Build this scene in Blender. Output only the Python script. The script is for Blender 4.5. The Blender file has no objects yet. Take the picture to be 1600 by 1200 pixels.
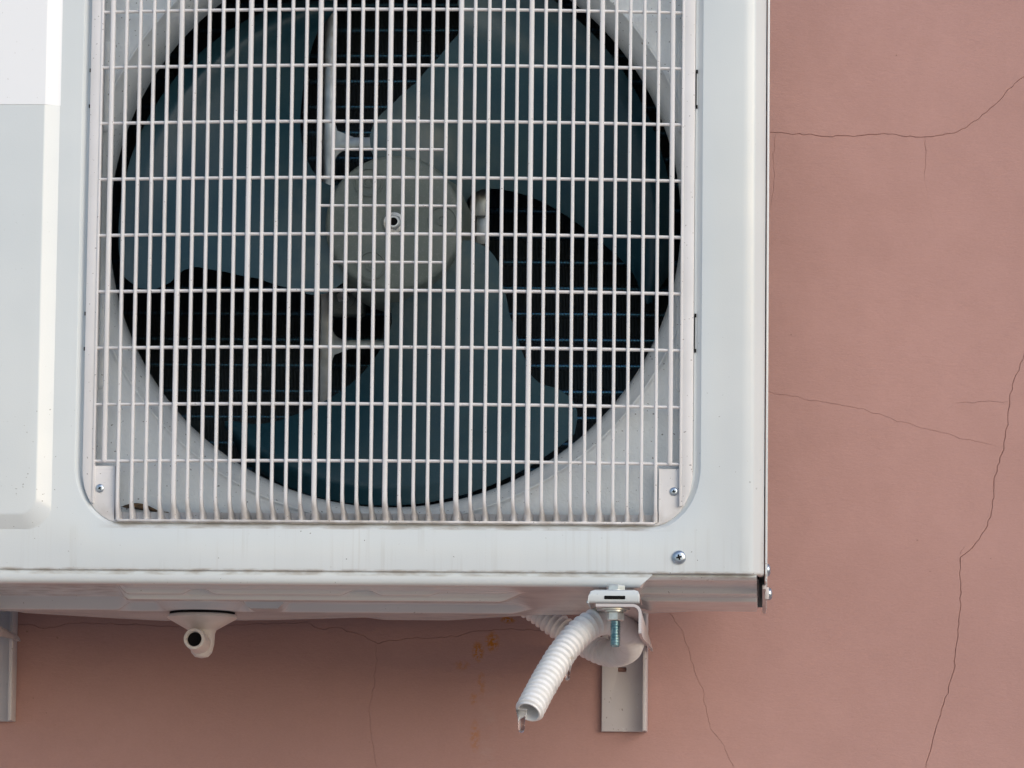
import bpy, bmesh, math, random
from mathutils import Vector, Matrix, geometry, noise
R = math.radians
random.seed(7)
scene = bpy.context.scene
col = scene.collection

# ------------------------------------------------------------------ camera
CX, CD, CZ = 0.2959065, 4.0, -0.4308738
YAW, PIT, ROL, FPX = 0.0496759, 0.1223942, 0.0108232, 8121.795
fw = Vector((-math.sin(YAW)*math.cos(PIT), math.cos(YAW)*math.cos(PIT), math.sin(PIT)))
r0 = Vector((math.cos(YAW), math.sin(YAW), 0)); u0 = r0.cross(fw)
rt = r0*math.cos(ROL) + u0*math.sin(ROL); up = u0*math.cos(ROL) - r0*math.sin(ROL)
CAM = Vector((CX, -CD, CZ))
cd = bpy.data.cameras.new('camera'); cam = bpy.data.objects.new('camera', cd); col.objects.link(cam)
M = Matrix((rt, up, -fw)).transposed().to_4x4(); M.translation = CAM
cam.matrix_world = M
cd.sensor_width = 36; cd.lens = FPX*36/1600; cd.clip_start = 0.1; cd.clip_end = 500
scene.camera = cam
def at(px, py, Y):
    """point of the photograph on the upright plane that stands Y metres behind the front panel"""
    d = fw + rt*((px-800)/FPX) + up*((600-py)/FPX)
    return CAM + d*((Y + CD)/d.y)

# ------------------------------------------------------------------ light
SUN_AZ, SUN_EL = 40, 22           # degrees to the right of straight-on, above the horizon
w = bpy.data.worlds.new('World'); scene.world = w; w.use_nodes = True
wn = w.node_tree; bg = wn.nodes['Background']
sky = wn.nodes.new('ShaderNodeTexSky'); sky.sky_type = 'NISHITA'; sky.sun_disc = False
sky.sun_elevation = R(SUN_EL); sky.sun_rotation = R(180-SUN_AZ)
sky.air_density = 1.0; sky.dust_density = 1.0; sky.ozone_density = 1.5
wn.links.new(sky.outputs[0], bg.inputs[0]); bg.inputs[1].default_value = 0.15
sl = bpy.data.lights.new('sun', 'SUN'); so = bpy.data.objects.new('sun', sl); col.objects.link(so)
sl.energy = 1.1; sl.angle = R(50); sl.color = (1.0, 0.93, 0.86)
sd = Vector((math.sin(R(SUN_AZ))*math.cos(R(SUN_EL)), -math.cos(R(SUN_AZ))*math.cos(R(SUN_EL)), math.sin(R(SUN_EL))))
so.rotation_euler = sd.to_track_quat('Z', 'Y').to_euler()
vs = scene.view_settings; vs.view_transform = 'Standard'; vs.look = 'None'; vs.exposure = 0.12; vs.gamma = 1.0
vs.use_curve_mapping = False
scene.cycles.max_bounces = 10; scene.cycles.diffuse_bounces = 5

# ------------------------------------------------------------------ materials
class NT:
    def __init__(s, name):
        s.m = bpy.data.materials.new(name); s.m.use_nodes = True
        s.t = s.m.node_tree; s.b = s.t.nodes['Principled BSDF']
        s.co = s.n('ShaderNodeTexCoord').outputs['Object']
    def n(s, kind, **kw):
        x = s.t.nodes.new(kind)
        for k, v in kw.items(): setattr(x, k, v)
        return x
    def put(s, sock, v):
        if hasattr(v, 'links') or hasattr(v, 'is_output'): s.t.links.new(v, sock)
        else: sock.default_value = v
    def noise(s, scale, detail=3, rough=.55, co=None, stretch=None, dist=0):
        c = co or s.co
        if stretch:
            mp = s.n('ShaderNodeMapping'); s.put(mp.inputs[0], c); mp.inputs['Scale'].default_value = stretch; c = mp.outputs[0]
        x = s.n('ShaderNodeTexNoise'); s.put(x.inputs['Vector'], c)
        x.inputs['Scale'].default_value = scale; x.inputs['Detail'].default_value = detail
        x.inputs['Roughness'].default_value = rough; x.inputs['Distortion'].default_value = dist
        return x.outputs[0]
    def ramp(s, v, a, b, lo=0.0, hi=1.0):
        x = s.n('ShaderNodeMapRange'); s.put(x.inputs[0], v)
        for i, q in ((1, a), (2, b), (3, lo), (4, hi)): x.inputs[i].default_value = q
        return x.outputs[0]
    def math(s, op, a, b=0.0):
        x = s.n('ShaderNodeMath', operation=op); s.put(x.inputs[0], a); s.put(x.inputs[1], b); return x.outputs[0]
    def mix(s, f, a, b):
        x = s.n('ShaderNodeMix', data_type='RGBA'); s.put(x.inputs[0], f)
        s.put(x.inputs[6], a if not isinstance(a, tuple) else (*a, 1)); s.put(x.inputs[7], b if not isinstance(b, tuple) else (*b, 1))
        return x.outputs[2]
    def xyz(s):
        x = s.n('ShaderNodeSeparateXYZ'); s.put(x.inputs[0], s.co); return x.outputs
    def bump(s, h, strength, dist, prev=None):
        x = s.n('ShaderNodeBump'); s.put(x.inputs['Height'], h); x.inputs['Strength'].default_value = strength
        x.inputs['Distance'].default_value = dist
        if prev: s.put(x.inputs['Normal'], prev)
        return x.outputs[0]
    def done(s, color=None, rough=None, metal=None, normal=None, **kw):
        if color is not None: s.put(s.b.inputs['Base Color'], color if not isinstance(color, tuple) else (*color, 1))
        if rough is not None: s.put(s.b.inputs['Roughness'], rough)
        if metal is not None: s.b.inputs['Metallic'].default_value = metal
        if normal is not None: s.put(s.b.inputs['Normal'], normal)
        for k, v in kw.items(): s.b.inputs[k.replace('_', ' ')].default_value = v
        return s.m

def band(t, v, lo, hi, soft):
    return t.math('MULTIPLY', t.ramp(v, lo-soft, lo), t.ramp(v, hi+soft, hi))

# casing paint: white powder coat with orange peel, dirt specks, drip streaks below the grille
t = NT('casing_paint')
x, y, z = t.xyz()
specks = t.ramp(t.noise(420, 1, .4), .755, .77)
specks = t.math('MULTIPLY', t.math('MULTIPLY', specks, t.ramp(t.noise(14, 2), .42, .6)), t.ramp(z, .16, -.04, .12, 1))
streak = t.ramp(t.noise(1, 3, .6, stretch=(190, 1, 5)), .53, .68)
streak = t.math('MULTIPLY', streak, band(t, z, -.083, -.052, .004))
streak = t.math('MULTIPLY', streak, t.ramp(t.noise(22, 1), .38, .6))
mott = t.ramp(t.noise(9, 3), .3, .7)
c = t.mix(mott, (.645, .70, .73), (.70, .75, .775))
c = t.mix(t.math('MULTIPLY', streak, .17), c, (.36, .34, .30))
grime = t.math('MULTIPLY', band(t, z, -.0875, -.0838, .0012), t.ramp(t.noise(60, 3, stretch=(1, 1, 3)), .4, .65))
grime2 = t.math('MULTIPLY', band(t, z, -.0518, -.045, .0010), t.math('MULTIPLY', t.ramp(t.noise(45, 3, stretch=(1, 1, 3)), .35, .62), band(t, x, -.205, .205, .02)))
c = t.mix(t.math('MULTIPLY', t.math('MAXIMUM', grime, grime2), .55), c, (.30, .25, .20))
c = t.mix(t.math('MULTIPLY', specks, .75), c, (.07, .065, .06))
nm = t.bump(t.noise(7, 2, .5), .10, .004)
nm = t.bump(t.noise(900, 1, .5), .12, .0004, nm)
casing = t.done(c, t.ramp(t.noise(30, 2), .3, .7, .14, .22), 0, nm)

t = NT('grille_plastic')
c = t.mix(t.ramp(t.noise(25, 4), .35, .7), (.745, .745, .765), (.69, .69, .70))
sp = t.ramp(t.noise(500, 1, .4), .75, .765)
c = t.mix(t.math('MULTIPLY', sp, .6), c, (.12, .10, .09))
x, y, z = t.xyz()
gr = t.math('MULTIPLY', t.ramp(z, -.030, -.048), t.ramp(t.noise(80, 3), .35, .65))
c = t.mix(t.math('MULTIPLY', gr, .55), c, (.28, .23, .18))
grille_m = t.done(c, .42, 0, t.bump(t.noise(1500, 1), .05, .0002))

t = NT('shroud_paint')
sp = t.ramp(t.noise(380, 1, .4), .73, .75)
c = t.mix(t.math('MULTIPLY', sp, .7), t.mix(t.ramp(t.noise(12, 3), .35, .7), (.71, .77, .80), (.76, .805, .825)), (.08, .075, .07))
shroud_m = t.done(c, .22, 0, t.bump(t.noise(420, 2, .5), .55, .0008))

t = NT('fan_plastic')
c = t.mix(t.ramp(t.noise(18, 5, .65), .35, .7), (.014, .066, .098), (.028, .084, .108))  # same plastic as the hub, darkened: shade deeper inside put into the colour
c = t.mix(t.ramp(t.noise(900, 1), .62, .72, 0, .35), c, (.09, .13, .14))
x, y, z = t.xyz()
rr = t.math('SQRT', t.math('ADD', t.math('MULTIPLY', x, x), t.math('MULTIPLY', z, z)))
root_light = t.math('MULTIPLY', t.ramp(rr, .135, .060), t.ramp(t.noise(30, 4, .65), .25, .6))  # light falling off outwards from the hub, put into the blade colour
c = t.mix(t.math('MULTIPLY', root_light, .55), c, (.130, .168, .155))
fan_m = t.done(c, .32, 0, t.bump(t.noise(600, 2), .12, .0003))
t = NT('hub_plastic')
c = t.mix(t.ramp(t.noise(35, 5, .65), .35, .7), (.140, .178, .166), (.182, .215, .198))
c = t.mix(t.ramp(t.noise(900, 1), .6, .7, 0, .35), c, (.30, .32, .31))
hub_m = t.done(c, .45, 0, t.bump(t.noise(600, 2), .12, .0003))

t = NT('galvanised_steel')
vo = t.n('ShaderNodeTexVoronoi'); t.put(vo.inputs['Vector'], t.co); vo.inputs['Scale'].default_value = 110
sp = t.ramp(vo.outputs['Distance'], 0, .9)
c = t.mix(sp, (.30, .335, .36), (.46, .49, .50))
c = t.mix(t.ramp(t.noise(40, 4), .58, .75), c, (.30, .25, .20))
steel = t.done(c, t.ramp(t.noise(70, 3), .3, .7, .30, .5), .85)
t = NT('zinc_bolt')
zinc = t.done(t.mix(t.ramp(t.noise(160, 3), .4, .7), (.78, .81, .81), (.60, .61, .58)), .32, .65)
t = NT('blue_zinc_thread')
thread_m = t.done(t.mix(t.ramp(t.noise(200, 3), .4, .7), (.20, .35, .40), (.42, .54, .57)), .28, .9)
t = NT('screw_zinc')
screw_m = t.done(t.mix(t.ramp(t.noise(300, 3), .4, .7), (.42, .50, .60), (.60, .64, .68)), .30, .9)
t = NT('black_recess')
black = t.done((.010, .010, .011), .9, 0, None, Specular_IOR_Level=.1)  # near black stands in for the shade inside slots, bores and screw recesses
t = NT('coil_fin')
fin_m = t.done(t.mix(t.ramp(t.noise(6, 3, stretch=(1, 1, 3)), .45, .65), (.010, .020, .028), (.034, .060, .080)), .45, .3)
t = NT('coil_tube')
tube_m = t.done((.09, .26, .40), .25, 1.0)
t = NT('motor_black')
motor_m = t.done((.02, .021, .022), .45)

t = NT('bracket_paint')
c = t.mix(t.ramp(t.noise(16, 4), .35, .7), (.56, .53, .54), (.64, .61, .615))
sc = t.ramp(t.noise(1, 4, .7, stretch=(90, 90, 60)), .60, .66)
x, y, z = t.xyz()
sc = t.math('MULTIPLY', sc, t.ramp(z, -.150, -.166))
c = t.mix(t.math('MULTIPLY', sc, .7), c, (.78, .77, .77))
c = t.mix(t.math('MULTIPLY', t.ramp(t.noise(260, 2), .70, .74), .7), c, (.22, .17, .14))
bracket_m = t.done(c, .42, 0, t.bump(t.noise(300, 3), .10, .0005))

t = NT('spout_plastic')
spout_m = t.done(t.mix(t.ramp(t.noise(60, 4), .4, .75), (.74, .72, .70), (.66, .62, .58)), .42)
t = NT('hose_plastic')
c = t.mix(t.ramp(t.noise(90, 4), .45, .8), (.87, .875, .88), (.78, .78, .77))
c = t.mix(t.ramp(t.noise(55, 4), .66, .74, 0, .55), c, (.36, .27, .17))
hose_m = t.done(c, .30)
t = NT('clear_ice')
ice_m = t.done((.95, .97, .98), .03, 0, None, Transmission_Weight=1.0, IOR=1.31)
t = NT('dry_leaf')
leaf_m = t.done(t.mix(t.ramp(t.noise(180, 4, stretch=(1, 1, 4)), .35, .7), (.05, .03, .015), (.22, .13, .06)), .7)
t = NT('sticker_paper')
sticker_m = t.done(t.mix(t.math('MULTIPLY', t.ramp(t.noise(500, 1, .4), .79, .80), .3), t.mix(t.ramp(t.noise(7, 2), .3, .7), (.84, .88, .93), (.88, .91, .95)), (.4, .4, .4)), .38)

# painted render on the wall
t = NT('wall_render')
x, y, z = t.xyz()
c = t.mix(t.ramp(t.noise(2.6, 4, .6, stretch=(1, 1, 1.6)), .32, .68), (.425, .248, .224), (.490, .292, .266))
c = t.mix(t.ramp(t.noise(28, 5, .7), .4, .72, 0, .5), c, (.405, .235, .210))
c = t.mix(t.ramp(t.noise(420, 3, .7, stretch=(1, 1, 2.2)), .35, .7, 0, .26), c, (.56, .345, .31))
dots = t.math('MULTIPLY', t.ramp(t.noise(160, 1, .4), .79, .80), .5)
c = t.mix(dots, c, (.20, .11, .09))
rn = t.ramp(t.noise(300, 3, .65), .44, .53)
stain = None
for px, py, sx, sz in ((769, 1003, .0055, .008), (747, 1018, .0045, .008), (722, 1040, .006, .004), (752, 1068, .003, .010), (740, 1092, .003, .005), (794, 968, .006, .003), (742, 1150, .004, .012)):
    p = at(px, py, .4)
    dx = t.math('DIVIDE', t.math('SUBTRACT', x, p.x), sx); dz = t.math('DIVIDE', t.math('SUBTRACT', z, p.z), sz)
    d2 = t.math('ADD', t.math('MULTIPLY', dx, dx), t.math('MULTIPLY', dz, dz))
    g = t.ramp(d2, 1.6, .1, 0, 1 if py < 1030 else .45)
    stain = g if stain is None else t.math('MAXIMUM', stain, g)
c = t.mix(t.math('MULTIPLY', t.math('MULTIPLY', stain, rn), 1.0), c, (.46, .17, .02))
px0 = at(762, 1080, .4).x
pale = t.math('MULTIPLY', band(t, x, px0-.003, px0+.004, .006), t.ramp(t.noise(60, 4, stretch=(1, 1, 3)), .4, .7))
pale = t.math('MULTIPLY', pale, t.ramp(z, -.125, -.15))
c = t.mix(t.math('MULTIPLY', pale, .22), c, (.45, .36, .34))
nm = t.bump(t.noise(14, 4, .5), .12, .01)
nm = t.bump(t.noise(130, 6, .72, stretch=(1, 1, 2.4)), .26, .0020, nm)
wall_m = t.done(c, .75, 0, nm, Specular_IOR_Level=.3)
t = NT('ground_paving')
ground_m = t.done(t.mix(t.ramp(t.noise(3, 5), .3, .7), (.46, .38, .31), (.52, .43, .36)), .85)

# ------------------------------------------------------------------ mesh helpers
def link(name, me, mat, parent=None, kind=None):
    o = bpy.data.objects.new(name, me); col.objects.link(o)
    if mat and not me.materials: me.materials.append(mat)
    if parent: o.parent = parent
    if kind: o['kind'] = kind
    return o
def mesh(vs_, fs, smooth=30, name='mesh'):
    me = bpy.data.meshes.new(name); me.from_pydata([tuple(v) for v in vs_], [], fs); 
    bm = bmesh.new(); bm.from_mesh(me); bmesh.ops.remove_doubles(bm, verts=bm.verts, dist=1e-6)
    bmesh.ops.recalc_face_normals(bm, faces=bm.faces); bm.to_mesh(me); bm.free()
    fin(me, smooth); return me
def fin(me, smooth=30):
    if smooth:
        me.polygons.foreach_set('use_smooth', [True]*len(me.polygons)); me.set_sharp_from_angle(angle=R(smooth))
class MB:
    def __init__(s): s.v = []; s.f = []
    def add(s, vs_, fs):
        o = len(s.v); s.v += [Vector(v) for v in vs_]; s.f += [tuple(i+o for i in f) for f in fs]; return s
    def box(s, x0, x1, y0, y1, z0, z1, bev=0.0):
        bm = bmesh.new(); bmesh.ops.create_cube(bm, size=1)
        for v in bm.verts: v.co = Vector((x0+(v.co.x+.5)*(x1-x0), y0+(v.co.y+.5)*(y1-y0), z0+(v.co.z+.5)*(z1-z0)))
        if bev: bmesh.ops.bevel(bm, geom=list(bm.edges), offset=bev, segments=2, profile=.5, affect='EDGES')
        return s.bm(bm)
    def bm(s, bm):
        bm.verts.index_update(); s.add([v.co.copy() for v in bm.verts], [[v.index for v in f.verts] for f in bm.faces]); bm.free(); return s
    def lathe(s, prof, c, axis, n=32, closed_a=True, closed_b=True):
        """prof: list of (radius, distance along axis)"""
        axis = Vector(axis).normalized(); a = axis.orthogonal().normalized(); b = axis.cross(a); c = Vector(c)
        V = []; F = []
        for r, h in prof:
            for k in range(n):
                q = 2*math.pi*k/n; V.append(c + axis*h + (a*math.cos(q) + b*math.sin(q))*r)
        for i in range(len(prof)-1):
            for k in range(n):
                F.append((i*n+k, i*n+(k+1) % n, (i+1)*n+(k+1) % n, (i+1)*n+k))
        if closed_a: F.append(tuple(range(n)))
        if closed_b: F.append(tuple((len(prof)-1)*n+k for k in range(n)))
        return s.add(V, F)
    def plate(s, loops, y0, y1, bev=0.0):
        """upright plate: loops of (x, z), first the outline, then holes, from y0 to y1"""
        bm = bmesh.new(); es = []
        for lp in loops:
            vv = [bm.verts.new((p[0], y0, p[1])) for p in lp]
            es += [bm.edges.new((vv[i], vv[(i+1) % len(vv)])) for i in range(len(vv))]
        bmesh.ops.triangle_fill(bm, edges=es, use_beauty=True)
        bmesh.ops.recalc_face_normals(bm, faces=bm.faces)
        g = bmesh.ops.extrude_face_region(bm, geom=list(bm.faces))
        for e in g['geom']:
            if isinstance(e, bmesh.types.BMVert): e.co.y = y1
        if bev:
            eg = [e for e in bm.edges if len(e.link_faces) == 2 and e.calc_face_angle(0) > 1.0 and abs(e.verts[0].co.y-y0) < 1e-6 and abs(e.verts[1].co.y-y0) < 1e-6]
            bmesh.ops.bevel(bm, geom=eg, offset=bev, segments=2, profile=.5, affect='EDGES')
        return s.bm(bm)
    def sweep(s, pts, prof, cap=True):
        """pts: list of (center, right, fwd); prof(i): closed list of (a, b)"""
        V = []; F = []; n = None
        for i, (c, a, b) in enumerate(pts):
            pr = prof(i); n = len(pr); V += [Vector(c) + Vector(a)*p + Vector(b)*q for p, q in pr]
        for i in range(len(pts)-1):
            for k in range(n): F.append((i*n+k, i*n+(k+1) % n, (i+1)*n+(k+1) % n, (i+1)*n+k))
        if cap: F.append(tuple(range(n))); F.append(tuple((len(pts)-1)*n+k for k in range(n)))
        return s.add(V, F)
    def mesh(s, smooth=30): return mesh(s.v, s.f, smooth)
    def build(s, name, mat, parent=None, smooth=30, kind=None): return link(name, s.mesh(smooth), mat, parent, kind)
def empty(name, loc, label, cat, group=None):
    o = bpy.data.objects.new(name, None); col.objects.link(o); o.location = loc; o.empty_display_size = .02
    o['label'] = label; o['category'] = cat
    if group: o['group'] = group
    return o
def tag(o, label, cat, group=None):
    o['label'] = label; o['category'] = cat
    if group: o['group'] = group
    return o
def rrect(x0, x1, z0, z1, rx, rz, n=10):
    L = []
    for cx_, cz_, a0 in ((x1-rx, z1-rz, 0), (x0+rx, z1-rz, 90), (x0+rx, z0+rz, 180), (x1-rx, z0+rz, 270)):
        for k in range(n+1):
            a = R(a0+90*k/n); L.append((cx_+rx*math.cos(a), cz_+rz*math.sin(a)))
    return L
def sm(e0, e1, v):
    q = max(0, min(1, (v-e0)/(e1-e0))); return q*q*(3-2*q)
def lerp(v, xs, ys):
    if v <= xs[0]: return ys[0]
    for i in range(len(xs)-1):
        if v <= xs[i+1]: return ys[i]+(ys[i+1]-ys[i])*(v-xs[i])/(xs[i+1]-xs[i])
    return ys[-1]

# ------------------------------------------------------------------ setting: wall with real cracks, ground
YW = .400
def crack(pts, wd, jit=.0009):
    P = [at(a, b, YW) for a, b in pts]; out = []
    for i in range(len(P)-1):
        n = max(1, int((P[i+1]-P[i]).length/.0042))
        for k in range(n):
            q = P[i].lerp(P[i+1], k/n)
            if i or k: q = q + Vector((random.uniform(-jit, jit), 0, random.uniform(-jit, jit)))
            out.append(q)
    out.append(P[-1]); return out, wd
cracks = [
 crack([(1190, 204), (1240, 209), (1300, 213), (1350, 211), (1380, 209), (1440, 215), (1495, 208), (1530, 185), (1560, 160), (1580, 135), (1600, 119), (1700, 60)], .0007),
 crack([(1446, 216), (1447, 245), (1444, 276)], .0004), crack([(1212, 209), (1208, 250), (1210, 290), (1203, 325)], .00035),
 crack([(1180, 608), (1260, 624), (1350, 640), (1410, 660), (1440, 668), (1500, 684), (1550, 695)], .00035),
 crack([(1640, 470), (1600, 552), (1585, 595), (1577, 625), (1575, 655), (1568, 700), (1555, 745), (1550, 800), (1540, 830), (1520, 855), (1502, 870), (1499, 895), (1502, 910), (1499, 960), (1495, 1010), (1490, 1050), (1475, 1100), (1460, 1150), (1445, 1200), (1430, 1280)], .0008),
 crack([(1576, 627), (1530, 628), (1492, 630)], .0004), crack([(1509, 852), (1500, 862), (1498, 882)], .00035),
 crack([(1030, 940), (1045, 957), (1065, 985), (1078, 1020), (1085, 1050), (1097, 1075), (1102, 1105), (1112, 1140), (1130, 1165), (1148, 1200), (1170, 1260)], .0004),
 crack([(-40, 980), (20, 978), (50, 976), (70, 982), (100, 975), (130, 972), (155, 975), (180, 974), (260, 978), (380, 977), (420, 974), (478, 972), (500, 983), (525, 980), (560, 990), (590, 1005), (620, 1000), (660, 996), (680, 998), (720, 992), (740, 985), (800, 983), (860, 984)], .0005),
 crack([(587, 1008), (588, 1040), (582, 1080), (576, 1110), (578, 1140), (590, 1200), (600, 1280)], .0003),
]
def build_wall():
    V2 = [Vector((-2.6, -1.6)), Vector((3.2, -1.6)), Vector((3.2, 2.2)), Vector((-2.6, 2.2))]; E = [(0, 1), (1, 2), (2, 3), (3, 0)]; depth = {}
    for i in range(24):
        for k in range(19): V2.append(Vector((-2.3+.23*i, -1.4+.19*k)))
    for pts, wd in cracks:
        n = len(pts); ids = [[], [], []]
        for i, p in enumerate(pts):
            a = pts[max(0, i-1)]; b = pts[min(n-1, i+1)]; d = Vector((b.x-a.x, b.z-a.z)).normalized(); nn = Vector((-d.y, d.x))
            ww = wd*random.uniform(.65, 1.25)*(.25 if i in (0, n-1) else 1)/2
            for j, s in enumerate((-1, 0, 1)):
                ids[j].append(len(V2)); V2.append(Vector((p.x, p.z)) + nn*ww*s)
                if s == 0: depth[len(V2)-1] = wd*1.5
        for L in ids: E += [(L[i], L[i+1]) for i in range(n-1)]
    vo, eo, fo, ov, oe, of = geometry.delaunay_2d_cdt(V2, E, [], 0, 1e-7)
    vv = []
    for v, src in zip(vo, ov):
        dp = max([depth.get(k, 0) for k in src] or [0]); vv.append((v.x, YW+dp, v.y))
    me = bpy.data.meshes.new('wall'); me.from_pydata(vv, [], [tuple(f) for f in fo])
    bm = bmesh.new(); bm.from_mesh(me)
    for f in bm.faces:
        if f.normal.y > 0: f.normal_flip()
    bm.to_mesh(me); bm.free()
    return link('wall', me, wall_m, None, 'structure')
build_wall()
gr_ = MB().add([(-40, YW, -1.6), (40, YW, -1.6), (40, -60, -1.6), (-40, -60, -1.6)], [(0, 1, 2, 3)]).build('ground', ground_m, None, 0, 'structure')  # unseen ground sheet, added to bounce light up from below

# ------------------------------------------------------------------ the air conditioner
ZC = .1998                                  # middle height of the grille
ZB, ZT = -.085, .4846                       # front panel bottom and top
XL, XR = -.52, .2942
ac = empty('air_conditioner', (0, 0, 0), 'white outdoor air conditioner unit with a barred fan grille, mounted on the wall', 'air conditioner')

# --- front panel: flat sheet, grille opening with rolled rim, proud panel on the left, rounded right corner, curled bottom
fp = MB()
gl = lambda i: rrect(-.2437+i, .2445-i, -.0521+i, .4517-i, .040-i*.8, .050-i*.8, 14)
rp = lambda i: rrect(-.505+i, -.2597-i, -.0545+i, .455-i, .0205-i*.6, .0205-i*.6, 8)
XF = .2748
bm = bmesh.new(); es = []
nb = 40
outer = [(XL+(XF-XL)*k/nb, -.0832) for k in range(nb+1)] + [(XF, ZT)] + [(XL, ZT)]
for lp in (outer, gl(0), rp(0)):
    vv = [bm.verts.new((p[0], 0, p[1])) for p in lp]
    es += [bm.edges.new((vv[i], vv[(i+1) % len(vv)])) for i in range(len(vv))]
bmesh.ops.triangle_fill(bm, edges=es, use_beauty=True)
fp.bm(bm)
def strips(mb, loops):
    n = len(loops[0]); V = [q for lp in loops for q in lp]
    F = [(i*n+k, i*n+(k+1) % n, (i+1)*n+(k+1) % n, (i+1)*n+k) for i in range(len(loops)-1) for k in range(n)]
    mb.add(V, F)
L3 = lambda lp, y: [(p[0], y, p[1]) for p in lp]
strips(fp, [L3(gl(i), y) for i, y in ((0, 0), (.0006, .0001), (.0012, .0006), (.0040, .0048), (.0046, .0052), (.0064, .0054), (.0068, .0062), (.0068, .019))])
RH = .0065
rloops = [L3(rp(i), y) for i, y in ((0, 0), (.0008, -.0001), (.0016, -.0006), (.0110, -RH+.0005), (.0120, -RH+.0001), (.0130, -RH))]
strips(fp, rloops); n = len(rloops[-1]); fp.add(rloops[-1], [tuple(range(n))])
# corner + bottom curl
path = [(XL+(XF-XL)*k/nb, 0, 0, -1) for k in range(nb+1)]
cp = [(.2748, 0), (.2768, .0001), (.2792, .0005), (.2820, .0012), (.2838, .0018), (.2848, .0026), (.2857, .0040), (.2880, .0074), (.2905, .0112), (.2922, .0144), (.2929, .0172), (.2931, .0240)]
for k in range(1, len(cp)):
    a_, b_ = cp[max(0, k-1)], cp[min(len(cp)-1, k+1)]; d_ = Vector((b_[0]-a_[0], b_[1]-a_[1])).normalized(); path.append((cp[k][0], cp[k][1], d_.y, -d_.x))
V = []; F = []
for X, Y, nx, ny in path:
    for zz, off in ((ZT, 0), (-.0832, 0), (-.0843, .0003), (-.0850, .0012), (-.0851, .0045)): V.append((X-nx*off, Y-ny*off, zz))
for i in range(len(path)-1):
    for k in range(4):
        if k == 0 and i < nb: continue
        F.append((i*5+k, (i+1)*5+k, (i+1)*5+k+1, i*5+k+1))
fp.add(V, F)
front = fp.build('front_panel', casing, ac, 24)

# sticker sheet over the proud panel (its lower edge and right edge are in view)
stk = MB(); zs0, zs1 = .2800, .452
prof = [(-.49, -RH-.0004), (-.2728, -RH-.0004), (-.2712, -RH-.0002), (-.2620, -.0010), (-.2606, -.0005), (-.2600, -.0004)]
V = [(X, Y, zz) for X, Y in prof for zz in (zs0, zs1)] + [(X, Y+.0003, zz) for X, Y in prof for zz in (zs0, zs1)]
m_ = len(prof)*2
F = [(2*i, 2*i+2, 2*i+3, 2*i+1) for i in range(len(prof)-1)] + [(m_+2*i, m_+2*i+2, 2*i+2, 2*i) for i in range(len(prof)-1)] + [(2*len(prof)-2, m_+2*len(prof)-2, m_+2*len(prof)-1, 2*len(prof)-1)]
s_ = stk.add(V, F).build('sticker', sticker_m, front, 20); s_['label'] = 'plain white sticker sheet on the proud side panel'

# screws: pan head with a cross recess
def screw_mesh(r, dome, along=(0, -1, 0)):
    mb = MB(); n = 28
    prof = [(r, 0), (r*1.0, dome*.25), (r*.93, dome*.6), (r*.75, dome*.88), (r*.5, dome)]
    mb.lathe(prof, (0, 0, 0), along, n, True, True)
    return mb
def screw(parent, loc, r, dome, along=(0, -1, 0), rot=0.3):
    o = screw_mesh(r, dome, along).build('screw', screw_m, parent, 40); o.location = loc
    if along[1] == -1:
        mb = MB(); a = r*.40; b = r*.13
        for q in (rot, rot+math.pi/2):
            c_, s2 = math.cos(q), math.sin(q)
            V = [(c_*u-s2*v, -dome-.00004-.00003*(q > 1), s2*u+c_*v) for u, v in ((-a, -b), (a, -b), (a, b), (-a, b))]
            V += [(x_, y_+dome*.5, z_) for x_, y_, z_ in V]
            mb.add(V, [(0, 1, 2, 3), (0, 1, 5, 4), (1, 2, 6, 5), (2, 3, 7, 6), (3, 0, 4, 7)])
        k = mb.build('cross_recess', black, None, 0); k.location = loc
        # third level limit: join the recess into the screw mesh as a second material slot
        me = o.data; me.materials.append(black)
        bm = bmesh.new(); bm.from_mesh(me); n0 = len(bm.faces); bm.from_mesh(k.data); bm.faces.ensure_lookup_table()
        for f in bm.faces[n0:]: f.material_index = 1
        bm.to_mesh(me); bm.free(); km = k.data; bpy.data.objects.remove(k); bpy.data.meshes.remove(km)
    return o
screw(front, at(1061, 871, -.0003), .0054, .0024, rot=.25)

# --- shroud: recessed sheet with the bell mouth round the fan
AX = Vector((-.0005, 0, .1967))
sh = MB(); NA = 160
prof = [(.2268, .062), (.2268, .052), (.2273, .045), (.2285, .038), (.2305, .0315), (.2336, .0258), (.2372, .0216), (.2397, .0190), (.2408, .0170), (.2415, .0162), (.2424, .0162), (.2434, .0174), (.2448, .0180)]
hx, hz0, hz1 = .2520, -.0545, .4545
def ray(a):
    dx, dz = math.cos(a), math.sin(a)
    q = 9
    if abs(dx) > 1e-6: q = min(q, ((hx if dx > 0 else -hx)-AX.x)/dx)
    if abs(dz) > 1e-6: q = min(q, ((hz1 if dz > 0 else hz0)-AX.z)/dz)
    return q
V = []; F = []; ns = len(prof)+6
for k in range(NA*2):
    a = math.pi*k/NA; L = ray(a)
    for r, y in prof: V.append((AX.x+r*math.cos(a), y, AX.z+r*math.sin(a)))
    for j in range(1, 7):
        r = .2448+(L-.2448)*j/6; V.append((AX.x+r*math.cos(a), .018, AX.z+r*math.sin(a)))
N2 = NA*2
for k in range(N2):
    for j in range(ns-1): F.append((k*ns+j, ((k+1) % N2)*ns+j, ((k+1) % N2)*ns+j+1, k*ns+j+1))
sh.add(V, F)
shroud = sh.build('fan_shroud', shroud_m, ac, 30)
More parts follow.
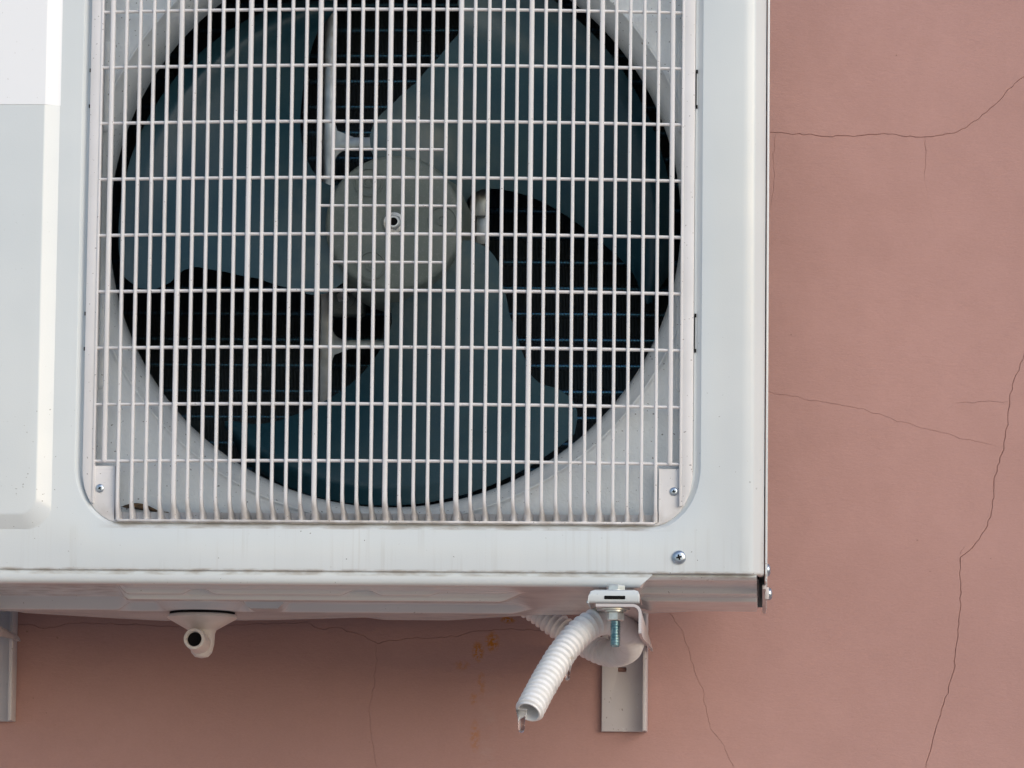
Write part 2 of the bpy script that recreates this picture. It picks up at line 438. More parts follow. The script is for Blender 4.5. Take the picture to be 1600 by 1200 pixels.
# pressed ridges at the edges of the recess
for X, za, zb in ((-.2275, .262, .337), (-.2275, .058, .135), (.2275, .262, .337), (.2275, .058, .135)):
    mb = MB(); bm = bmesh.new(); bmesh.ops.create_uvsphere(bm, u_segments=20, v_segments=12, radius=1)
    for v in bm.verts:
        zz = v.co.z; hh = (zb-za)/2
        v.co = Vector((X+v.co.x*.0042, .018+v.co.y*.0022, (za+zb)/2 + (zz*.0045 + (hh-.0045)*(1 if zz > .001 else -1 if zz < -.001 else 0))))
    mb.bm(bm); mb.build('pressed_ridge', shroud_m, shroud, 60)

# --- grille
gf = MB()
outl = rrect(-.2372, .2376, -.0478, .4474, .031, .041, 14)
xi, xo = .2115, .2287
hole = [(-xi, -.0452), (xi, -.0452), (xi, -.0035), (xo, -.0035), (xo, .4031), (xi, .4031), (xi, .4448), (-xi, .4448), (-xi, .4031), (-xo, .4031), (-xo, -.0035), (-xi, -.0035)]
gf.plate([outl, hole], .0028, .0130, .0003)
# raised side bars of the frame, cut by the round corner
for s in (-1, 1):
    ol = [p for p in outl if s*p[0] >= xo]
    ol.sort(key=lambda p: p[1])
    poly = [(s*xo, ol[0][1]-.0006)] + ol + [(s*xo, ol[-1][1]+.0006)]
    poly = [(p[0]-(.0004*s if abs(p[0]) > xo+1e-6 else 0), p[1]) for p in poly]
    gf.plate([poly], -.0006, .0029, .0005)
    gf.box(s*xo-(.0014 if s > 0 else .0004), s*xo+(.0004 if s > 0 else .0014), -.0012, .011, -.033, .4326, .0004)
# bottom and top rims with the upright strip behind the bar ends
for zz, s in ((-.0462, 1), (.4458, -1)):
    gf.box(-.209, .209, -.0012, .0129, zz-.0009, zz+.0009, .0004)
    a, b = sorted((zz, zz+s*.0075)); gf.box(-.2113, .2113, .0118, .0132, a, b)
grille = gf.build('grille', grille_m, ac, 30)
bulge = lambda X: -.0142*(1-min(1, (X/.23)**2))
def bar_prof(hw, fr, bk, kb=.86):
    # rounded nose to the front, tapering web to the back
    return [(-hw*kb, bk), (hw*kb, bk), (hw*.95, fr+hw*1.25), (hw*.92, fr+hw*.62), (hw*.62, fr+hw*.18), (0, fr), (-hw*.62, fr+hw*.18), (-hw*.92, fr+hw*.62), (-hw*.95, fr+hw*1.25)]
def vbar(X, hw, z0, z1, ends):
    zs = []
    if ends:
        zs = [0, .0035, .007, .0095, .012, .015, .019, .024, .030]
        st = [z0+q for q in zs] + [z0+.05, ZC, z1-.05] + [z1-q for q in reversed(zs)]
    else: st = [z0, z0+.0008, z0+.002, ZC, z1-.002, z1-.0008, z1]
    b = bulge(X); dp = .0072 if hw < .0017 else .0080
    info = []
    for zz in st:
        d = min(zz-z0, z1-zz)
        if ends:
            q = 1-sm(0, .016, d) ; q = q**1.3
            fr = b - hw*.5 + (.0012-b)*q*.98; bk = max(fr+dp, b+dp-hw*.5 + (.0125-b-dp)*sm(.020, .004, d) if d < .02 else -9)
            k = 1+.14*q
        else:
            fr = b - hw*.5 + (.0012 if d < .0005 else .0003 if d < .0015 else 0); bk = fr+dp-.001; k = .55 if d < .0005 else .85 if d < .0015 else 1
        info.append((fr, bk, hw*k, .86+(1.3*sm(.011, .004, d) if ends else 0)))
    mb = MB(); mb.sweep([((X, 0, zz), (1, 0, 0), (0, 1, 0)) for zz in st], lambda i: bar_prof(info[i][2], info[i][0], info[i][1], info[i][3]))
    return mb.build('upright_bar', grille_m, grille, 38)
for i in range(9):
    X = (i-4)*.055
    vbar(X, .00205, *((-.0012, .4008, False) if i in (0, 8) else (-.0458, .4454, True)))
    if i < 8:
        for k in range(4): vbar(X+.011 + .0110*k + .0000, .00140, -.0458, .4454, True)
def hbar(zz, x0, x1, hh):
    n = max(8, int((x1-x0)/.014)); mb = MB()
    pr = [(math.cos(2*math.pi*k/10)*hh, math.sin(2*math.pi*k/10)*.0024) for k in range(10)]
    st = []
    for k in range(n+1):
        X = x0+(x1-x0)*k/n; st.append(((X, bulge(X)+.0032, zz), (0, 0, 1), (0, 1, 0)))
    mb.sweep(st, lambda i: pr)
    return mb.build('cross_bar', grille_m, grille, 60)
for k in range(10): hbar(.044403*k, -.2290, .2290, .00133)
for zz, hw in ((.044403*5.5, .0440), (.044403*4.5, .0550), (.044403*3.5, .0440)): hbar(zz, -hw, hw, .00105)
for X in (-.2232, .2232):
    for zz in (-.0212, ZC*2+.0212): screw(grille, (X, .0027, zz), .0034, .0011, rot=.5 if X < 0 else .2)
# moulded marking frame on the left corner plate
mk = MB(); a_ = at(152, 733, .0028); b_ = at(178, 750, .0028)
for x0, x1, z0, z1 in ((a_.x, b_.x, a_.z-.0002, a_.z), (a_.x, b_.x, b_.z, b_.z+.0002), (a_.x, a_.x+.0002, b_.z, a_.z), (b_.x-.0002, b_.x, b_.z, a_.z), (a_.x+.0045, b_.x-.0012, a_.z-.0024, a_.z-.0022), (a_.x+.0045, b_.x-.0012, a_.z-.0055, a_.z-.0053), (a_.x+.0045, a_.x+.0047, a_.z-.0055, a_.z-.0022)):
    mk.box(x0, x1, .0026, .0029, z0, z1)
mk.build('moulded_frame', grille_m, grille, 0)
# clip slots between grille and rim: black blocks in place of shaded holes
for px, pa, pb, full in ((1085.2, 112, 167, 1), (1083, 493, 548, 1), (143.5, 110, 166, 0), (136.5, 490, 545, 0)):
    mb = MB(); p = at(px, pa, .005); q = at(px, pb, .005); p.x = .2388 if full else -.2379
    wd = .0006 if full else .0004
    for e in (p, q):
        mb.box(p.x-wd, p.x+wd*1.4, .0044, .0056, e.z-.0014, e.z+.0014)
        if not full: mb.build('clip_slot', black, front, 0); mb = MB()
    if full: mb.box(p.x-.0007, p.x-.0001, .0044, .0055, q.z, p.z); mb.build('clip_slot', black, front, 0)

# --- fan
fan = MB()
HY = .056
fan.lathe([(.0100, -.0004), (.0120, 0), (.0500, 0), (.0522, -.0006), (.0538, -.002), (.0546, -.0045), (.0566, -.024), (.0588, -.028), (.0600, -.092)], (AX.x, HY, AX.z), (0, -1, 0), 64, True, True)
for k in range(3):
    a = R(3+120*k) 
    cx_, cz_ = AX.x+.0385*math.cos(a), AX.z+.0385*math.sin(a)
    fan.lathe([(.0116, 0), (.0116, .0012), (.0106, .0014), (.0100, .0003)], (cx_, HY-.0001, cz_), (0, -1, 0), 36)
    fan.lathe([(.0044, 0), (.0044, .0018), (.0032, .0018), (.0026, .0005)], (cx_, HY-.0001, cz_), (0, -1, 0), 24)
    fan.lathe([(.0008, 0), (.0007, .0011)], (cx_, HY-.0001, cz_), (0, -1, 0), 10)
fan.lathe([(.0098, 0), (.0095, .0008)], (AX.x, HY, AX.z), (0, -1, 0), 32)
fan_o = fan.build('fan', hub_m, ac, 35)
Y1, Y2 = .062, .160     # front (trailing) edge and back edge of a blade
e1 = [(700, 372), (735, 374), (757, 383), (775, 402), (784, 440), (795, 490), (812, 540), (828, 585), (845, 600), (870, 606), (893, 622), (903, 645), (899, 672)]
e2 = [(598, 448), (592, 460), (603, 470), (612, 485), (613, 505), (604, 530), (587, 558), (560, 590), (520, 620), (470, 645), (430, 659), (400, 664), (372, 658), (352, 658), (350, 670), (366, 692)]
def polar(px, Y):
    L = []
    for a, b in px:
        p = at(a, b, Y); dx, dz = p.x-AX.x, p.z-AX.z; L.append((math.hypot(dx, dz), math.atan2(dz, dx)))
    return L
P1, P2 = polar(e1, Y1), polar(e2, Y2)
yb = lambda r: .098+(Y2-.098)*sm(.05, .17, r)      # the back edge lies deeper towards the tip
P2 = [polar([e], yb(P2[i][0]))[0] for i, e in enumerate(e2)]
P2 = [(r, a if a < 0 else a-2*math.pi) for r, a in P2]
RT = .2205
def blade_mesh():
    NR, NT_ = 44, 16
    rs = [.046+(RT-.046)*(k/(NR-1)) for k in range(NR)]
    front_ = []; back_ = []
    for r in rs:
        a1 = lerp(r, *zip(*[(p[0], p[1]) for p in P1])); a2 = lerp(r, *zip(*[(p[0], p[1]) for p in P2]))
        if r > P2[-1][0]: a2 += (r-P2[-1][0])*9
        if r > P1[-1][0]: a1 -= (r-P1[-1][0])*6
        for k in range(NT_):
            s = k/(NT_-1); a = a1+(a2-a1)*s
            y = Y1+(yb(r)-Y1)*s - .016*math.sin(math.pi*s)*(.3+.7*(r/RT)) + .008*(1-r/RT)*(1-2*s)
            th = .0012*(.25+.75*math.sin(math.pi*min(max(s, .04), .96))**.5)*(1 if r < RT-.004 else .6)
            front_.append((r*math.cos(a), y-th, r*math.sin(a))); back_.append((r*math.cos(a), y+th, r*math.sin(a)))
    F = []; n = len(front_)
    ix = lambda i, k: i*NT_+k
    for i in range(NR-1):
        for k in range(NT_-1):
            F.append((ix(i, k), ix(i+1, k), ix(i+1, k+1), ix(i, k+1))); F.append(tuple(n+q for q in (ix(i, k), ix(i, k+1), ix(i+1, k+1), ix(i+1, k))))
    for i in range(NR-1):
        for k in (0, NT_-1): F.append((ix(i, k), ix(i+1, k), n+ix(i+1, k), n+ix(i, k)))
    for k in range(NT_-1):
        for i in (0, NR-1): F.append((ix(i, k), ix(i, k+1), n+ix(i, k+1), n+ix(i, k)))
    return mesh(front_+back_, F, 50)
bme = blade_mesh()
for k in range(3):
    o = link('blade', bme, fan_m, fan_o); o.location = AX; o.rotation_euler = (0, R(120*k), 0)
nut = MB(); c_ = (AX.x, HY-.0006, AX.z)
nut.lathe([(.0082, 0), (.0082, .0012), (.0074, .0016)], c_, (0, -1, 0), 40)
nut.lathe([(.0048, .0012), (.0047, .0066), (.0043, .0070), (.0033, .0070), (.0031, .0050)], c_, (0, -1, 0), 24)
t = NT('bright_zinc')
nut.build('nut', t.done(t.mix(t.ramp(t.noise(200, 3), .5, .7), (.86, .88, .88), (.62, .60, .52)), .3, .35), fan_o, 30)
MB().lathe([(.0032, .0), (.0032, .0060)], c_, (0, -1, 0), 20).build('shaft_bore', black, fan_o, 0)
MB().lathe([(.0064, .0010), (.0064, .0026), (.0060, .0030)], c_, (0, -1, 0), 6).build('hex_nut', steel, fan_o, 30)

# --- motor and its pressed steel mount behind the fan
mo = MB(); mo.lathe([(.046, 0), (.050, -.004), (.050, -.050), (.044, -.056)], (AX.x, .152, AX.z), (0, -1, 0), 48)
mo.lathe([(.006, .02), (.006, 0)], (AX.x, .135, AX.z), (0, -1, 0), 16)
mo.build('motor', motor_m, ac, 35)
mm = MB(); YM = .186
q = lambda a, b: (lambda p: (p.x, p.z))(at(a, b, YM))
x0, zt = q(505, 214); x1, zb = q(758, 546); xa, za = q(523, 234); xb, zb2 = q(741, 532)
zlow = q(512, 634)[1]; xw = x0+.0088
mm.plate([rrect(x0, x1, zb, zt, .002, .002, 4), rrect(xa, xb, zb2, za, .012, .012, 6)], YM, YM+.0016, .0005)
for sx, xe in ((x0, x0+.0088), (x1-.0088, x1)):
    mm.box(sx, xe, YM-.0065, YM+.0004, zlow, .462, .0022)
for zz in (zt, zb):   # small fillet webs where arms meet the post
    for s in (1, -1):
        V = [(xw-.001, YM-.0004, zz), (xw+.016, YM-.0004, zz), (xw-.001, YM-.0004, zz+s*.016), (xw+.003, YM-.0004, zz+s*.005)]
        mm.add([V[0], V[1], V[3], V[2]], [(0, 1, 2, 3)])
mount = mm.build('motor_mount', steel, ac, 35)
lug = MB(); p = at(545, 470, YM-.02)
lug.box(p.x-.014, p.x+.013, p.y-.004, p.y+.016, p.z-.012, p.z+.012, .003)
lug.lathe([(.009, 0), (.009, .003), (.0075, .0036)], (p.x-.004, p.y-.004, p.z+.002), (0, -1, 0), 24)
lug.build('mount_lug', hub_m, mount, 35)
lb = MB(); lb.lathe([(.0052, 0), (.0052, .004), (.0044, .0046), (.0026, .0046), (.0022, .002)], (p.x-.004, p.y-.0074, p.z+.002), (0, -1, 0), 6)
lb.build('bolt', zinc, mount, 30)
p2 = at(746, 316, .132); l2 = MB()
l2.box(p2.x-.006, p2.x+.007, .128, .15, p2.z-.012, p2.z+.010, .0012); l2.box(p2.x-.001, p2.x+.009, .133, .15, p2.z-.034, p2.z-.010, .0010)
l2.build('mount_lug', steel, mount, 35)

# --- heat exchanger: fins and tubes
YC = .245
coil = MB(); 
for zz in (-.078, .470): coil.box(-.262, .272, YC, YC+.026, zz-.002, zz+.002)
for X in (-.262, .270): coil.box(X, X+.002, YC, YC+.026, -.079, .471)
coil_o = coil.build('heat_exchanger', steel, ac, 0)
V = []; F = []
nf = 440
for i in range(nf):
    X = -.256+.523*i/(nf-1); o = len(V)
    V += [(X-.00022, YC, -.077), (X+.00022, YC, -.077), (X+.00022, YC, .469), (X-.00022, YC, .469),
          (X-.00022, YC+.024, -.077), (X+.00022, YC+.024, -.077), (X+.00022, YC+.024, .469), (X-.00022, YC+.024, .469)]
    F += [tuple(o+k for k in f) for f in ((0, 1, 2, 3), (0, 4, 5, 1), (1, 5, 6, 2), (3, 7, 4, 0))]
me = bpy.data.meshes.new('fins'); me.from_pydata(V, [], F)
link('fins', me, fin_m, coil_o, 'stuff')
zt0 = at(450, 127, YC+.004).z
tb = MB(); tb.lathe([(.0034, -.272), (.0034, .276)], (0, YC+.0060, 0), (1, 0, 0), 14)
tme = tb.mesh(60)
for k in range(-8, 17):
    zz = zt0 - .02165*k
    if -.07 < zz < .465:
        o = link('tube', tme, tube_m, coil_o); o.location = (0, 0, zz)
bk = MB().box(-.27, .28, YC+.0262, YC+.028, -.08, .472); bk.build('dark_backing', black, ac, 0)  # black sheet added behind the coil, stands in for the dark interior

# --- side, top and the wall of the compressor bay
sp_ = MB(); xs = XR+.0009
sp_.box(xs-.0011, xs+.0001, .0185, .298, -.0890, .482, .0004)
sp_.box(xs-.0002, xs+.0006, .060, .298, -.0880, .481, .0004)
side = sp_.build('side_panel', casing, ac, 30)
screw(side, (xs+.0005, .072, -.0755), .0050, .0026, (1, 0, 0)); screw(side, (xs+.0018, .078, -.0938), .0050, .0028, (1, 0, 0))
MB().box(.2918, .2948, .050, .290, -.0925, -.0885, .0005).build('side_flange', bracket_m, side, 30)
MB().box(xs-.0012, xs+.0019, .0722, .0840, -.0985, -.0890, .0005).build('side_tab', bracket_m, side, 30)
MB().box(.262, xs-.0015, .2960, .2975, -.0870, .482).build('rear_panel', steel, ac, 0)
MB().box(.2755, .2895, .030, .034, -.0860, .48).build('dark_fill', black, ac, 0)  # black sheet added so the gap at the right corner looks dark
MB().box(XL-.002, XR+.004, -.002, .302, ZT, ZT+.012, .003).build('top_panel', casing, ac, 30)
MB().box(XL-.002, XL, .001, .298, -.089, .482).build('side_panel', casing, ac, 30)
MB().box(-.2685, -.2665, .022, .258, -.085, .482).build('partition', steel, ac, 30)

# --- base pan: rolled front lip and pressed underside
bp = MB()
Z0 = -.0953
lip = [(.0030, -.0815), (.0024, -.0862), (.0024, -.0900), (.0030, -.0926), (.0048, -.0945), (.0078, -.0953), (.0120, -.0953)]
XE0, XE1 = .2070, .1975
V = []; F = []; nx = 60
for i in range(nx+1):
    for j, (yy, zz) in enumerate(lip):
        xe = XE0+(XE1-XE0)*max(0, min(1, (-.0862-zz)/(.0085)))
        V.append((XL+(xe-XL)*i/nx, yy, zz))
m_ = len(lip)
for i in range(nx):
    for j in range(m_-1): F.append((i*m_+j, (i+1)*m_+j, (i+1)*m_+j+1, i*m_+j+1))
V.append((XE1+.001, .016, -.0953)); V.append((XE0, .014, -.0815))
k0 = nx*m_
F += [(k0+j, k0+j+1, len(V)-1) for j in range(m_-2)] + [(k0+m_-2, k0+m_-1, len(V)-2), (k0+m_-2, len(V)-2, len(V)-1)]
bp.add(V, F)
pA = [(.012, 0), (.043, 0), (.045, .0003), (.048, .0037), (.050, .0040), (.057, .0040), (.059, .0043), (.061, .0072), (.063, .0075), (.075, .0075), (.078, .0072), (.085, -.0032), (.089, -.00375), (.221, -.00375), (.223, -.0034), (.228, .0034), (.230, .00375), (.300, .00375)]
pL = [(.012, 0), (.020, 0), (.024, -.0072), (.027, -.0077), (.208, -.0077), (.211, -.0073), (.219, .0032), (.222, .0036), (.300, .0036)]
pR = [(.012, -.0060), (.073, -.0060), (.075, -.0057), (.078, -.0014), (.080, -.0010), (.105, -.0010), (.107, -.0007), (.110, .0022), (.112, .0025), (.205, .0025), (.225, -.0042), (.300, -.0042)]
pC = [(.012, 0), (.200, 0), (.300, -.0008)]
bxs = [at(a, 960, .29).x for a in (0, 35, 180, 255, 420, 570, 600, 700, 830, 1000, 1185)]
bds = [-.0030, .0004, .0044, .0062, .0050, .0022, .0041, .0042, -.0007, -.0022, -.0080]
PX = at(316, 965, .235).x
def drop(X, Y):
    g = lambda p: lerp(Y, *zip(*p))
    lf = g(pL); md = g(pA); rg = g(pR); ct = g(pC)
    a = sm(-.214, -.200, X+Y*.10); b = sm(.085, .108, X); c = sm(.193, .201, X)
    # the first rib is broken by flats, the last one starts further right
    p1 = 1-(math.exp(-((X+.150)/.010)**4) + math.exp(-((X+.022)/.012)**4))
    k1 = 1-(1-p1)*sm(.042, .046, Y)*sm(.058, .056, Y)
    if X > .030: k1 *= 1-sm(.030, .040, X)*sm(.042, .046, Y)*sm(.058, .056, Y)*.55
    md *= k1
    if Y > .190:
        pad2 = max(sm(-.131, -.123, X)*sm(-.093, -.101, X), sm(.040, .031, math.hypot(X-PX, Y-.235)))
        md += (.00375-md)*pad2
    d = lf*(1-a)+md*a; d = d*(1-b)+ct*b; d = d*(1-c)+rg*c
    return d + (lerp(X, bxs, bds)-d)*sm(.236, .285, Y)
NX, NY = 260, 286
V = []; F = []
XP = .2875
for i in range(NX+1):
    X = XL+(XP-XL)*i/NX
    for j in range(NY+1):
        Y = .012+.286*j/NY; V.append((X, Y, Z0-drop(X, Y)))
for i in range(NX):
    for j in range(NY): F.append((i*(NY+1)+j, (i+1)*(NY+1)+j, (i+1)*(NY+1)+j+1, i*(NY+1)+j+1))
# upturned edges
o = len(V)
for i in range(NX+1): V.append((XL+(XP-XL)*i/NX, .2995, -.078))
F += [(i*(NY+1)+NY, (i+1)*(NY+1)+NY, o+i+1, o+i) for i in range(NX)]
o = len(V)
for j in range(NY+1): V.append((XP+.0015, .012+.286*j/NY, -.078))
F += [(NX*(NY+1)+j, NX*(NY+1)+j+1, o+j+1, o+j) for j in range(NY)]
o = len(V)
i0 = int((.198-XL)/(XP-XL)*NX)
for i in range(i0, NX+1):
    X = XL+(XP-XL)*i/NX; V += [(X, .0095, Z0+.0070), (X, .0072, Z0+.0085), (X, .0072, Z0+.014)]
for i in range(i0, NX):
    a = o+(i-i0)*3; b = a+3
    F += [(i*(NY+1), (i+1)*(NY+1), b, a), (a, b, b+1, a+1), (a+1, b+1, b+2, a+2)]
bp.add(V, F)
pan = bp.build('base_pan', casing, ac, 50)

# --- mounting foot of the unit on the bracket
YB = -.012
ft = MB()
xl, xr = at(919, 930, -.02).x, at(1000, 930, -.02).x; zf = at(960, 923, -.02).z
V = []; F = []
secs = [(-.030, .0105), (-.0315, .0085), (-.0318, .0030), (-.0310, .0008), (-.0285, 0), (.060, 0)]
arc = [(0, .0105), (.0006, .0050), (.0022, .0014), (.0055, 0), (xr-xl-.004, 0), (xr-xl-.0012, .001), (xr-xl, .0040)]
for ax, az in arc:
    for yy, dz in secs: V.append((xl+ax, yy, zf-max(dz, az if yy > -.0312 else max(dz, az))))
ns_ = len(secs)
for i in range(len(arc)-1):
    for j in range(ns_-1): F.append((i*ns_+j, (i+1)*ns_+j, (i+1)*ns_+j+1, i*ns_+j+1))
ft.add(V, F)
foot = ft.build('mounting_foot', casing, ac, 40)
smod = foot.modifiers.new('thickness', 'SOLIDIFY'); smod.thickness = .0012; smod.offset = -1
zb_ = at(960, 933.5, -.032).z; MB().box(at(944, 933, -.032).x, at(977, 933, -.032).x, -.0322, -.030, zb_-.0014, zb_+.0014, .0006).build('slot', black, foot, 0)

# --- drain spout under the pan
dsx = at(316, 965, .235)
ds = MB(); zt_ = -.1022
ds.lathe([(.0270, .0012), (.0285, 0), (.0287, -.0016), (.0275, -.0026), (.0118, -.0115), (.0108, -.0140), (.0102, -.0230), (.0086, -.0300), (.0055, -.0335), (.001, -.0345)], (dsx.x, .235, zt_), (0, 0, 1), 40, True, True)
tip = at(303, 998, .205); basep = Vector((dsx.x-.0005, .236, tip.z-.0020)); axd = (tip-basep).normalized(); L = (tip-basep).length
ds.lathe([(.0092, 0), (.0090, L*.8), (.0085, L), (.0066, L+.0002), (.0060, L-.001), (.0056, L*.25)], basep, axd, 32, True, True)
spout = ds.build('drain_spout', spout_m, ac, 35)
MB().lathe([(.0060, L-.0045), (.0060, L-.004)], basep, axd, 24).build('spout_bore', black, spout, 0)
MB().lathe([(.0268, 0), (.0268, .004)], (dsx.x, .235, zt_), (0, 0, 1), 36).build('gasket', black, spout, 30)

# ------------------------------------------------------------------ wall brackets
def bracket(dx, label, dz=0, first=None):
    if first:
        root = first.copy(); col.objects.link(root); root.location = (dx, .39, dz); root['label'] = label
        for ch in first.children:
            c2 = ch.copy(); col.objects.link(c2); c2.parent = root
            for g in ch.children:
                g2 = g.copy(); col.objects.link(g2); g2.parent = c2
        return root
    root = empty('wall_bracket', (0, .39, 0), label, 'bracket', 'steel brackets under the unit')
    def part(mb, name, mat, sm_=35, par=None):
        o = mb.build(name, mat, par or root, sm_)
        if not par: o.location = (0, -.39, 0)
        return o
    xL, xR = .1562, .1942; zbot = at(975, 1143, .392).z
    # post: angle against the wall, face plate plus a flange on the right
    po = MB(); slot = at(972, 1046, .394); fz = -.03
    po.plate([[(xL, zbot), (xR, zbot), (xR, fz), (xL, fz)], rrect(slot.x-.0036, slot.x+.0036, slot.z-.0020, slot.z+.0020, .001, .001, 3)], .3945, .3985, .0006)
    V = [(xR-.0030, .378), (xR, .378), (xR+.0010, .3985), (xR-.0030, .3985)]
    vv = [(a, b, zbot) for a, b in V] + [(a, b, fz) for a, b in V]
    bmv = bmesh.new(); vs2 = [bmv.verts.new(v) for v in vv]
    for f in ((0, 1, 2, 3), (7, 6, 5, 4), (0, 4, 5, 1), (1, 5, 6, 2), (2, 6, 7, 3), (3, 7, 4, 0)): bmv.faces.new([vs2[k] for k in f])
    bmesh.ops.recalc_face_normals(bmv, faces=bmv.faces); bmesh.ops.bevel(bmv, geom=list(bmv.edges), offset=.0006, segments=2, affect='EDGES', profile=.5)
    po.bm(bmv); part(po, 'post', bracket_m)
    # arm: angle with flange on top and web on the right
    zt = at(985, 944, -.028).z; ar = MB(); T = .0022
    xf = at(931, 944, -.028).x; xw_ = at(1002.5, 960, -.028).x
    outline = [(xf, zt), (xf, zt-T)] ; 
    ri = .0045
    sec = lambda h: [(xf, zt), (xw_-ri-T, zt)] + [(xw_-ri-T+(ri+T)*math.sin(R(a)), zt-ri-T+(ri+T)*math.cos(R(a))) for a in (22, 45, 68, 90)] + [(xw_, zt-h), (xw_-T, zt-h)] + [(xw_-T-ri+ri*math.sin(R(a)), zt-ri-T+ri*math.cos(R(a))) for a in (90, 68, 45, 22)] + [(xw_-ri-T, zt-T), (xf, zt-T)]
    st = [(-.0305, .0225), (-.030, .0225), (.03, .0222), (.36, .0065), (.386, .0065)]
    ar.sweep([((0, yy, 0), (1, 0, 0), (0, 0, 1)) for yy, h in st], lambda i: sec(st[i][1]))
    part(ar, 'arm', bracket_m, 30)
    # bolt, washer, nut
    bx = at(962, 930, YB).x; bz = at(960, 922, YB).z
    bo = MB(); bo.lathe([(.0076, 0), (.0076, .0010), (.0074, .0012), (.0074, .0042), (.0066, .0050)], (bx, YB, zf), (0, 0, 1), 6)
    bo.lathe([(.0078, -.0002), (.0078, .0010)], (bx, YB, zf), (0, 0, 1), 28)
    bolt = part(bo, 'bolt', zinc, 30)
    zn = zt-T
    th = MB(); prof = [(.0034, 0)]; z_ = 0; n_ = 0
    while n_ < 17:
        prof += [(.0040, z_-.0003), (.0040, z_-.0006), (.0034, z_-.0010)]; z_ -= .0012; n_ += 1
    prof += [(.0030, z_-.0008)]
    th.lathe(prof, (bx, YB, zn-.0085), (0, 0, 1), 20); part(th, 'threaded_end', thread_m, 20, bolt)
    wa = MB(); wa.lathe([(.0122, 0), (.0122, -.0012), (.0040, -.0013)], (bx-.001, YB, zn-.0001), (0, 0, 1), 36)
    wa.lathe([(.0086, -.0013), (.0086, -.0026)], (bx, YB, zn-.0001), (0, 0, 1), 30); part(wa, 'washer', zinc)
    nu = MB(); nu.lathe([(.0062, -.0027), (.0070, -.0034), (.0070, -.0088), (.0062, -.0094)], (bx, YB, zn), (0, 0, 1), 6); part(nu, 'nut', zinc, 30)
    return root
br = bracket(0, 'pale grey steel bracket under the right end of the unit, hose looped round it')
lx = at(20, 1100, .39).x - at(1009, 1100, .39).x
bracket(lx, 'pale grey steel bracket cut off by the left edge of the photograph', at(10, 1127, .39).z-at(975, 1143, .39).z, br)

# ------------------------------------------------------------------ drain hose
hp = [(808, 1148, -.060), (826, 1113, -.046), (852, 1064, -.022), (882, 1016, .000), (914, 982, .014), (944, 969, .030), (966, 975, .075), (980, 989, .14), (985, 1004, .21), (977, 1017, .270), (952, 1021, .300), (918, 1008, .315), (880, 984, .325), (846, 959, .333), (812, 935, .340), (790, 905, .345), (785, 870, .345)]
HP = [at(*p) for p in hp]
def catmull(P, i, q):
    p0, p1, p2, p3 = P[i-1], P[i], P[i+1], P[i+2]
    return .5*((2*p1)+(p2-p0)*q+(2*p0-5*p1+4*p2-p3)*q*q+(3*p1-p0-3*p2+p3)*q*q*q)
raw = [catmull(HP, i, k/60) for i in range(1, len(HP)-2) for k in range(60)]
STEP = .00042; cl = [raw[0]]; acc = 0
for a, b in zip(raw, raw[1:]):
    d = (b-a).length; s = STEP-acc
    while s <= d: cl.append(a.lerp(b, s/d)); s += STEP
    acc = (acc+d) % STEP
tang = [(cl[min(len(cl)-1, i+3)]-cl[max(0, i-3)]).normalized() for i in range(len(cl))]
nrm = tang[0].orthogonal().normalized(); V = []; F = []; NS = 28
RO = .0112
HM = MB(); frames = []
for i, (c_, tn) in enumerate(zip(cl, tang)):
    nrm = (nrm-tn*nrm.dot(tn)).normalized(); frames.append((c_, nrm.copy(), tn.cross(nrm)))
def hose_r(i):
    s = i*STEP; ph = (s/.0054) % 1.0
    rib = math.exp(-((ph-.5)/.15)**4)
    big = .0021*rib
    bend = sm(.110, .140, s)*sm(.380, .350, s)      # the tight bend is stretched nearly smooth
    return RO-.0019 + big*(1-.10*bend) + .0003*noise.noise(Vector((s*60, 3, 1)))
pr_ = lambda r: [(r*math.cos(2*math.pi*k/NS), r*math.sin(2*math.pi*k/NS)) for k in range(NS)]
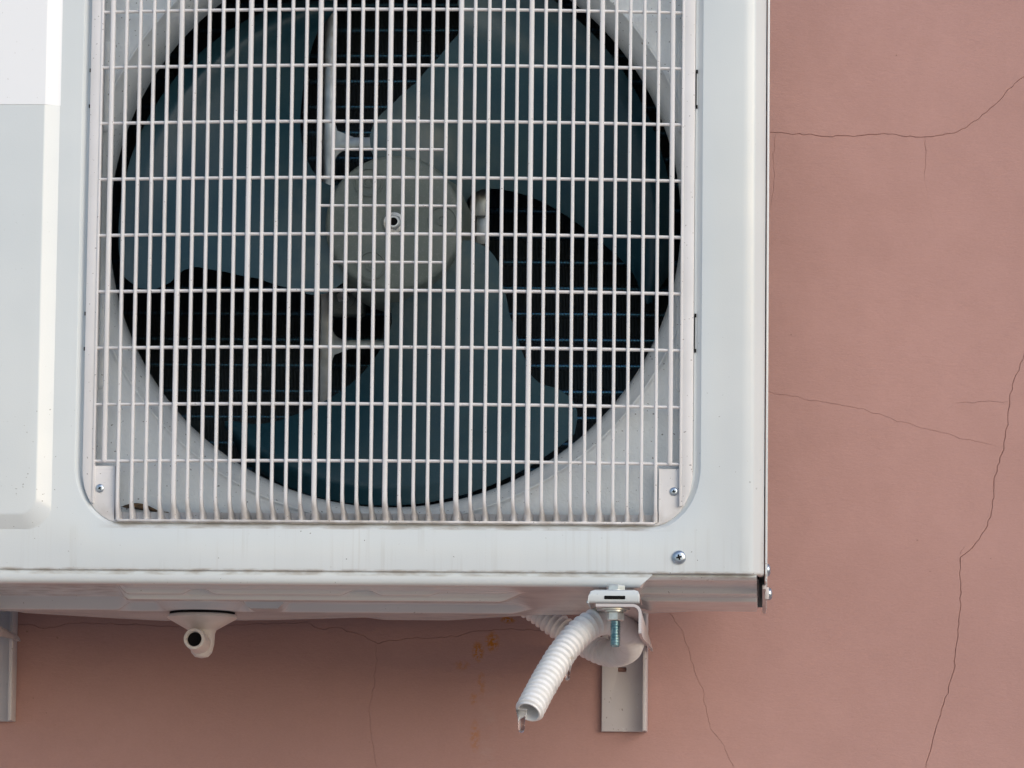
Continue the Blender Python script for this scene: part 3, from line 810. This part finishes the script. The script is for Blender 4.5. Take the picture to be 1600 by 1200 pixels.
c0_, n0_, b0_ = frames[0]
inner = [(frames[j][0], frames[j][1], frames[j][2]) for j in (60, 30, 8, 0)]
rad = [.0080, .0080, .0081, .0083]
seq = inner + [(frames[0][0]-tang[0]*-.0000, n0_, b0_)] + frames
HM.sweep(seq, lambda i: pr_(rad[i]) if i < 4 else pr_(.0092 if i == 4 else hose_r(i-5)))
hose = HM.build('drain_hose', hose_m, None, 60)
tag(hose, 'white corrugated plastic drain hose looped through the right bracket', 'hose')

# icicles and drops frozen on the hose
def icicle(name, px, Y, length, r, label, lean=0):
    p = at(px[0], px[1], Y); mb = MB()
    prof = [(r*1.1, .002), (r, 0), (r*.72, -length*.30), (r*.58, -length*.62), (r*.62, -length*.82), (r*.45, -length*.95), (r*.12, -length)]
    mb.lathe(prof, (0, 0, 0), (lean, 0, 1), 20)
    o = mb.build(name, ice_m, None, 60); o.location = p; tag(o, label, 'icicle', 'clear icicles on the hose')
icicle('icicle', (815, 1112), -.050, .0160, .0042, 'clear icicle hanging from the open end of the hose')
icicle('icicle', (887, 1041), -.006, .0110, .0032, 'clear short icicle under the middle of the hose')
icicle('icicle', (867, 1074), -.024, .0046, .0020, 'tiny clear ice drop beside the lower ribs of the hose')

# dry leaf lying on the bottom rim behind the bars
a, b = at(190, 792, .013), at(264, 799, .013)
V = []; F = []
for i in range(13):
    s = i/12; p = a.lerp(b, s); wd = .0030*math.sin(math.pi*min(1, s*1.25))**.8 if s < .8 else .0006*(1-s)*5+.0001
    cz = .0012*math.sin(s*5)
    V += [(p.x, p.y-.001, p.z+cz+wd), (p.x, p.y-.0025, p.z+cz*.6), (p.x, p.y+.0005, p.z+cz-wd*.7)]
for i in range(12):
    for j in range(2): F.append((i*3+j, (i+1)*3+j, (i+1)*3+j+1, i*3+j+1))
me = mesh(V, F, 60); lf = link('dry_leaf', me, leaf_m)
lm_ = lf.modifiers.new('thickness', 'SOLIDIFY'); lm_.thickness = .0004
tag(lf, 'curled dry brown leaf caught behind the lower left bars of the grille', 'leaf')
